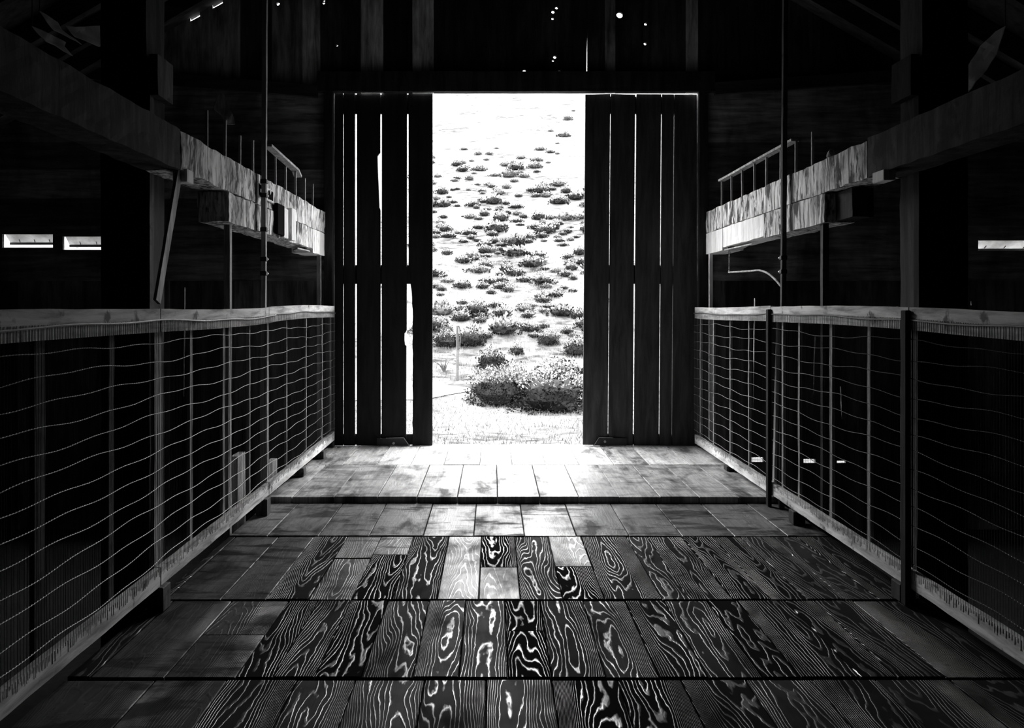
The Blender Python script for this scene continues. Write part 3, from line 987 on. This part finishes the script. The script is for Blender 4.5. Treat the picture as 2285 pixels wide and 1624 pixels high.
# ------------------------------------------------------------------ outside: ground, scrub, stake, grass
def g_z(x, y):
    base = -.62
    t = max(0.0, y - 13.2)
    rise = .43 * (t * t / (t + 1.6)) if t > 0 else 0
    rise += .10 * mnoise.noise(Vector((x * .22, y * .22, 1.7))) * min(1, t / 4) * 2.2
    rise += .02 * mnoise.noise(Vector((x * 1.3, y * 1.3, 4.2)))
    return base + rise + .012 * x * min(1, t / 5)
gm = MB()
ys = []
y = 6.13
while y < 30:
    ys.append(y); y += .25
while y < 95:
    ys.append(y); y += .9
xs = [-40, -30, -22, -16, -12] + [-9 + .5 * i for i in range(39)] + [12, 16, 22, 30, 40]
xs = sorted(set(xs))
grid = [[gm.bm.verts.new((x, y, g_z(x, y))) for x in xs] for y in ys]
for i in range(len(ys) - 1):
    for j in range(len(xs) - 1):
        gm.bm.faces.new((grid[i][j], grid[i][j + 1], grid[i + 1][j + 1], grid[i + 1][j]))
struct(gm.build('ground', M_GROUND, None, True))

def hit(x, y):
    """where the line of sight through a photo pixel meets the slope"""
    d = Vector(((x - 1100) / F, 1, (685 - y) / F))
    t = 6.3
    while t < 90:
        p = Vector((0, 0, EYE)) + d * t
        if p.z <= g_z(p.x, p.y):
            return Vector((p.x, p.y, g_z(p.x, p.y)))
        t += .03
    return None

pm = MB()
a = []
for i in range(15):
    x = -6.0 + i * (hit(1050, 872).x + 6.0) / 14
    yc = hit(975, 874).y + .06 * (x + 1)
    w = .42 * (1 if i < 13 else .5 if i == 13 else .15)
    a.append((pm.bm.verts.new((x, yc - w, g_z(x, yc - w) + .015)), pm.bm.verts.new((x, yc, g_z(x, yc) + .05)), pm.bm.verts.new((x, yc + w, g_z(x, yc + w) + .015))))
for p, q in zip(a, a[1:]):
    pm.bm.faces.new((p[0], q[0], q[1], p[1]))
    pm.bm.faces.new((p[1], q[1], q[2], p[2]))
po = struct(pm.build('path', M_PATH, None, True))

def shrub_mesh(seed, n, leaf, w=1.0, h=.62, pale=.55, tipz=.7, leafm=None):
    r = random.Random(seed)
    b = MB()
    # dark twiggy heart
    bm2 = bmesh.new()
    bmesh.ops.create_icosphere(bm2, subdivisions=2, radius=.5)
    mp = {}
    for v in bm2.verts:
        c = v.co * (1 + .35 * mnoise.noise(v.co * 4 + Vector((seed, 0, 0))))
        mp[v] = b.bm.verts.new((c.x * w * .74, c.y * w * .74, max(0, (c.z + .35)) * h * .95))
    for f in bm2.faces:
        b.bm.faces.new([mp[v] for v in f.verts]).material_index = 0
    bm2.free()
    for i in range(n):
        th = r.uniform(0, 2 * math.pi)
        u = r.uniform(-.05, 1) ** 1 if True else 0
        u = max(0, u)
        rad = math.sqrt(max(0, 1 - u * u)) * r.uniform(.72, 1.04)
        lump = 1 + .5 * mnoise.noise(Vector((math.cos(th) * 2 + seed, math.sin(th) * 2, u * 2)))
        p = Vector((math.cos(th) * rad * w / 2 * lump, math.sin(th) * rad * w / 2 * lump, (u * r.uniform(.85, 1.08)) * h * lump))
        out = Vector((p.x, p.y, p.z * 1.2)).normalized()
        d = (out + Vector((r.uniform(-1, 1), r.uniform(-1, 1), r.uniform(-.4, 1.0))) * .8).normalized()
        s = d.cross(Vector((r.uniform(-1, 1), r.uniform(-1, 1), r.uniform(-1, 1)))).normalized()
        L = leaf * r.uniform(.7, 1.5)
        q = [p - s * L * .28, p + d * L * .5 - s * L * .34, p + d * L, p + d * L * .5 + s * L * .34]
        f = b.bm.faces.new([b.bm.verts.new(c) for c in q])
        f.material_index = 1 if (p.z > tipz * h and r.random() < pale) else 0  # upper leaves paler, as if lit from above
    me = bpy.data.meshes.new('shrub')
    b.bm.to_mesh(me)
    b.bm.free()
    me.materials.append(leafm or M_LEAF)
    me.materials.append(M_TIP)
    return me
M_HAZED = plain_mat('haze-greyed leaf', .024, .8, spec=.1)  # paler leaf, mostly for upper shrubs: distance haze put into the colour
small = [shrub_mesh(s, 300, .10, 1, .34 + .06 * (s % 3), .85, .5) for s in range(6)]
hazed = [shrub_mesh(60 + s, 240, .11, 1, .3 + .06 * (s % 3), .8, .5, M_HAZED) for s in range(4)]
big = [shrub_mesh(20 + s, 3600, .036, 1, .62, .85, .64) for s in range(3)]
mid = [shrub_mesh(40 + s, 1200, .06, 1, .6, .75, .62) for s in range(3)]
cnt = [0]
def shrub(x, y, wpx, me, label, group, hs=1.0, rr=random.Random(5)):
    p = hit(x, y)
    if p is None:
        return
    o = bpy.data.objects.new('shrub', me)
    sc_ = wpx * p.y / F
    o.location = (p.x, p.y, p.z - .03 * sc_)
    o.scale = (sc_, sc_ * rr.uniform(.8, 1.2), sc_ * hs)
    o.rotation_euler = (0, 0, rr.uniform(0, 6.28))
    COL.objects.link(o)
    tag(o, label, 'shrub', group)
GH = 'scrub bushes beyond the doorway'
shrub(1108, 897, 125, big[0], 'large dark pale-topped bush left of the biggest bush', GH, .95)
shrub(1228, 912, 190, big[1], 'biggest dark pale-topped bush at the right edge of the doorway', GH, .75)
shrub(1150, 880, 110, big[2], 'pale-topped bush between and behind the two large bushes', GH, .9)
shrub(1098, 822, 72, mid[0], 'round dark bush above the large left bush', GH, 1.0)
shrub(1255, 850, 110, mid[1], 'broad pale-topped bush behind the biggest bush', GH, .7)
shrub(1050, 770, 68, mid[2], 'dark bush behind the pale stake', GH, 1.0)
shrub(995, 772, 62, mid[0], 'grey bush left of the pale stake', GH, .9)
shrub(1153, 790, 32, mid[1], 'small dark bush in the gap above the large bushes', GH, 1.1)
shrub(1225, 768, 60, mid[2], 'middling dark bush at mid slope on the right', GH, .8)
shrub(1290, 790, 70, mid[0], 'bush against the right door edge at mid height', GH, .8)
shrub(975, 735, 50, mid[1], 'bush against the left door edge at mid height', GH, .9)
shrub(1060, 700, 60, mid[2], 'low dark bush high behind the stake', GH, .8)
r4 = random.Random(11)
made = []
tries = 0
band = {0: 'dark low shrub on the lower hillside', 1: 'dark low shrub on the middle hillside', 2: 'small dark shrub on the upper pale hillside'}
while len(made) < 285 and tries < 9000:
    tries += 1
    x = r4.uniform(925, 1345)
    y = 225 + 530 * r4.random() ** .8
    dens = 1.0 if y > 470 else max(.03, ((y - 215) / 255) ** 2.2)
    if mnoise.noise(Vector((x / 75, y / 30, 2.2))) * 1.6 + .45 < r4.random() or r4.random() > dens:
        continue
    w = (13 + 30 * ((y - 215) / 545)) * r4.choice((.55, .7, .85, 1, 1.2, 1.6))
    if any(abs(x - a) < (w + c) * .36 and abs(y - b_) < (w + c) * .10 for a, b_, c in made):
        continue
    made.append((x, y, w))
    k = 0 if y > 620 else 1 if y > 430 else 2
    pick = hazed[r4.randrange(4)] if (k == 2 and r4.random() < .75) or r4.random() < .25 else small[r4.randrange(6)]
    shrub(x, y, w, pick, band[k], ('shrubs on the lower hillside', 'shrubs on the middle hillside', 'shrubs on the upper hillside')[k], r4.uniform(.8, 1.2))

# stake with a dark loop, dead twigs, tufts of grass
p = hit(1020, 850)
e = empty('stake', 'pale stake with a dark hanging loop on the slope', 'stake', None, p)
b = MB()
b.tube([(0, 0, -.05), (.01, 0, .5), (.0, 0, 1.02)], [.028, .026, .022], 8)
b.build('shaft', M_STAKE, e)
b = MB()
b.tube([(.03 + .03 * math.sin(t), -.03, .80 + .22 * math.cos(t)) for t in (math.pi * 2 * i / 14 for i in range(15))], .012, 6, False)
b.build('loop', M_TWIG, e)
p = hit(992, 832)
b = MB()
r5 = random.Random(9)
for k in range(9):
    a = r5.uniform(-1.0, 1.0)
    l = r5.uniform(.15, .34)
    c = Vector((0, 0, -.02))
    m_ = Vector((a * l * .4, r5.uniform(-.05, .05), l * .55))
    t_ = Vector((a * l, r5.uniform(-.1, .1), l))
    b.tube([c, m_, t_], [.012, .008, .003], 5)
o = b.build('dead_twigs', M_TWIG)
o.location = p
tag(o, 'small dead twiggy plant left of the pale stake', 'plant')
b = MB()
py_ = hit(975, 874).y
for k in range(15000):
    y = 9.0 + 13 * r5.random() ** 1.3
    x = r5.uniform(-.42, .40) * y * .5
    if abs(y - py_) < .4 and x < -.1:
        continue
    z = g_z(x, y)
    h = r5.uniform(.04, .12) * (1.3 if y > 13.5 else .7)
    a = r5.uniform(0, 6.28)
    d = Vector((math.cos(a), math.sin(a), 0)) * .006
    ln = Vector((r5.uniform(-.5, .5) * h, r5.uniform(-.5, .5) * h, h))
    q = Vector((x, y, z - .005))
    b.bm.faces.new([b.bm.verts.new(c) for c in (q - d, q + d, q + ln)])
o = b.build('grass', M_GRASS)
tag(o, 'short bleached grass covering the ground outside', 'grass', None, 'stuff')
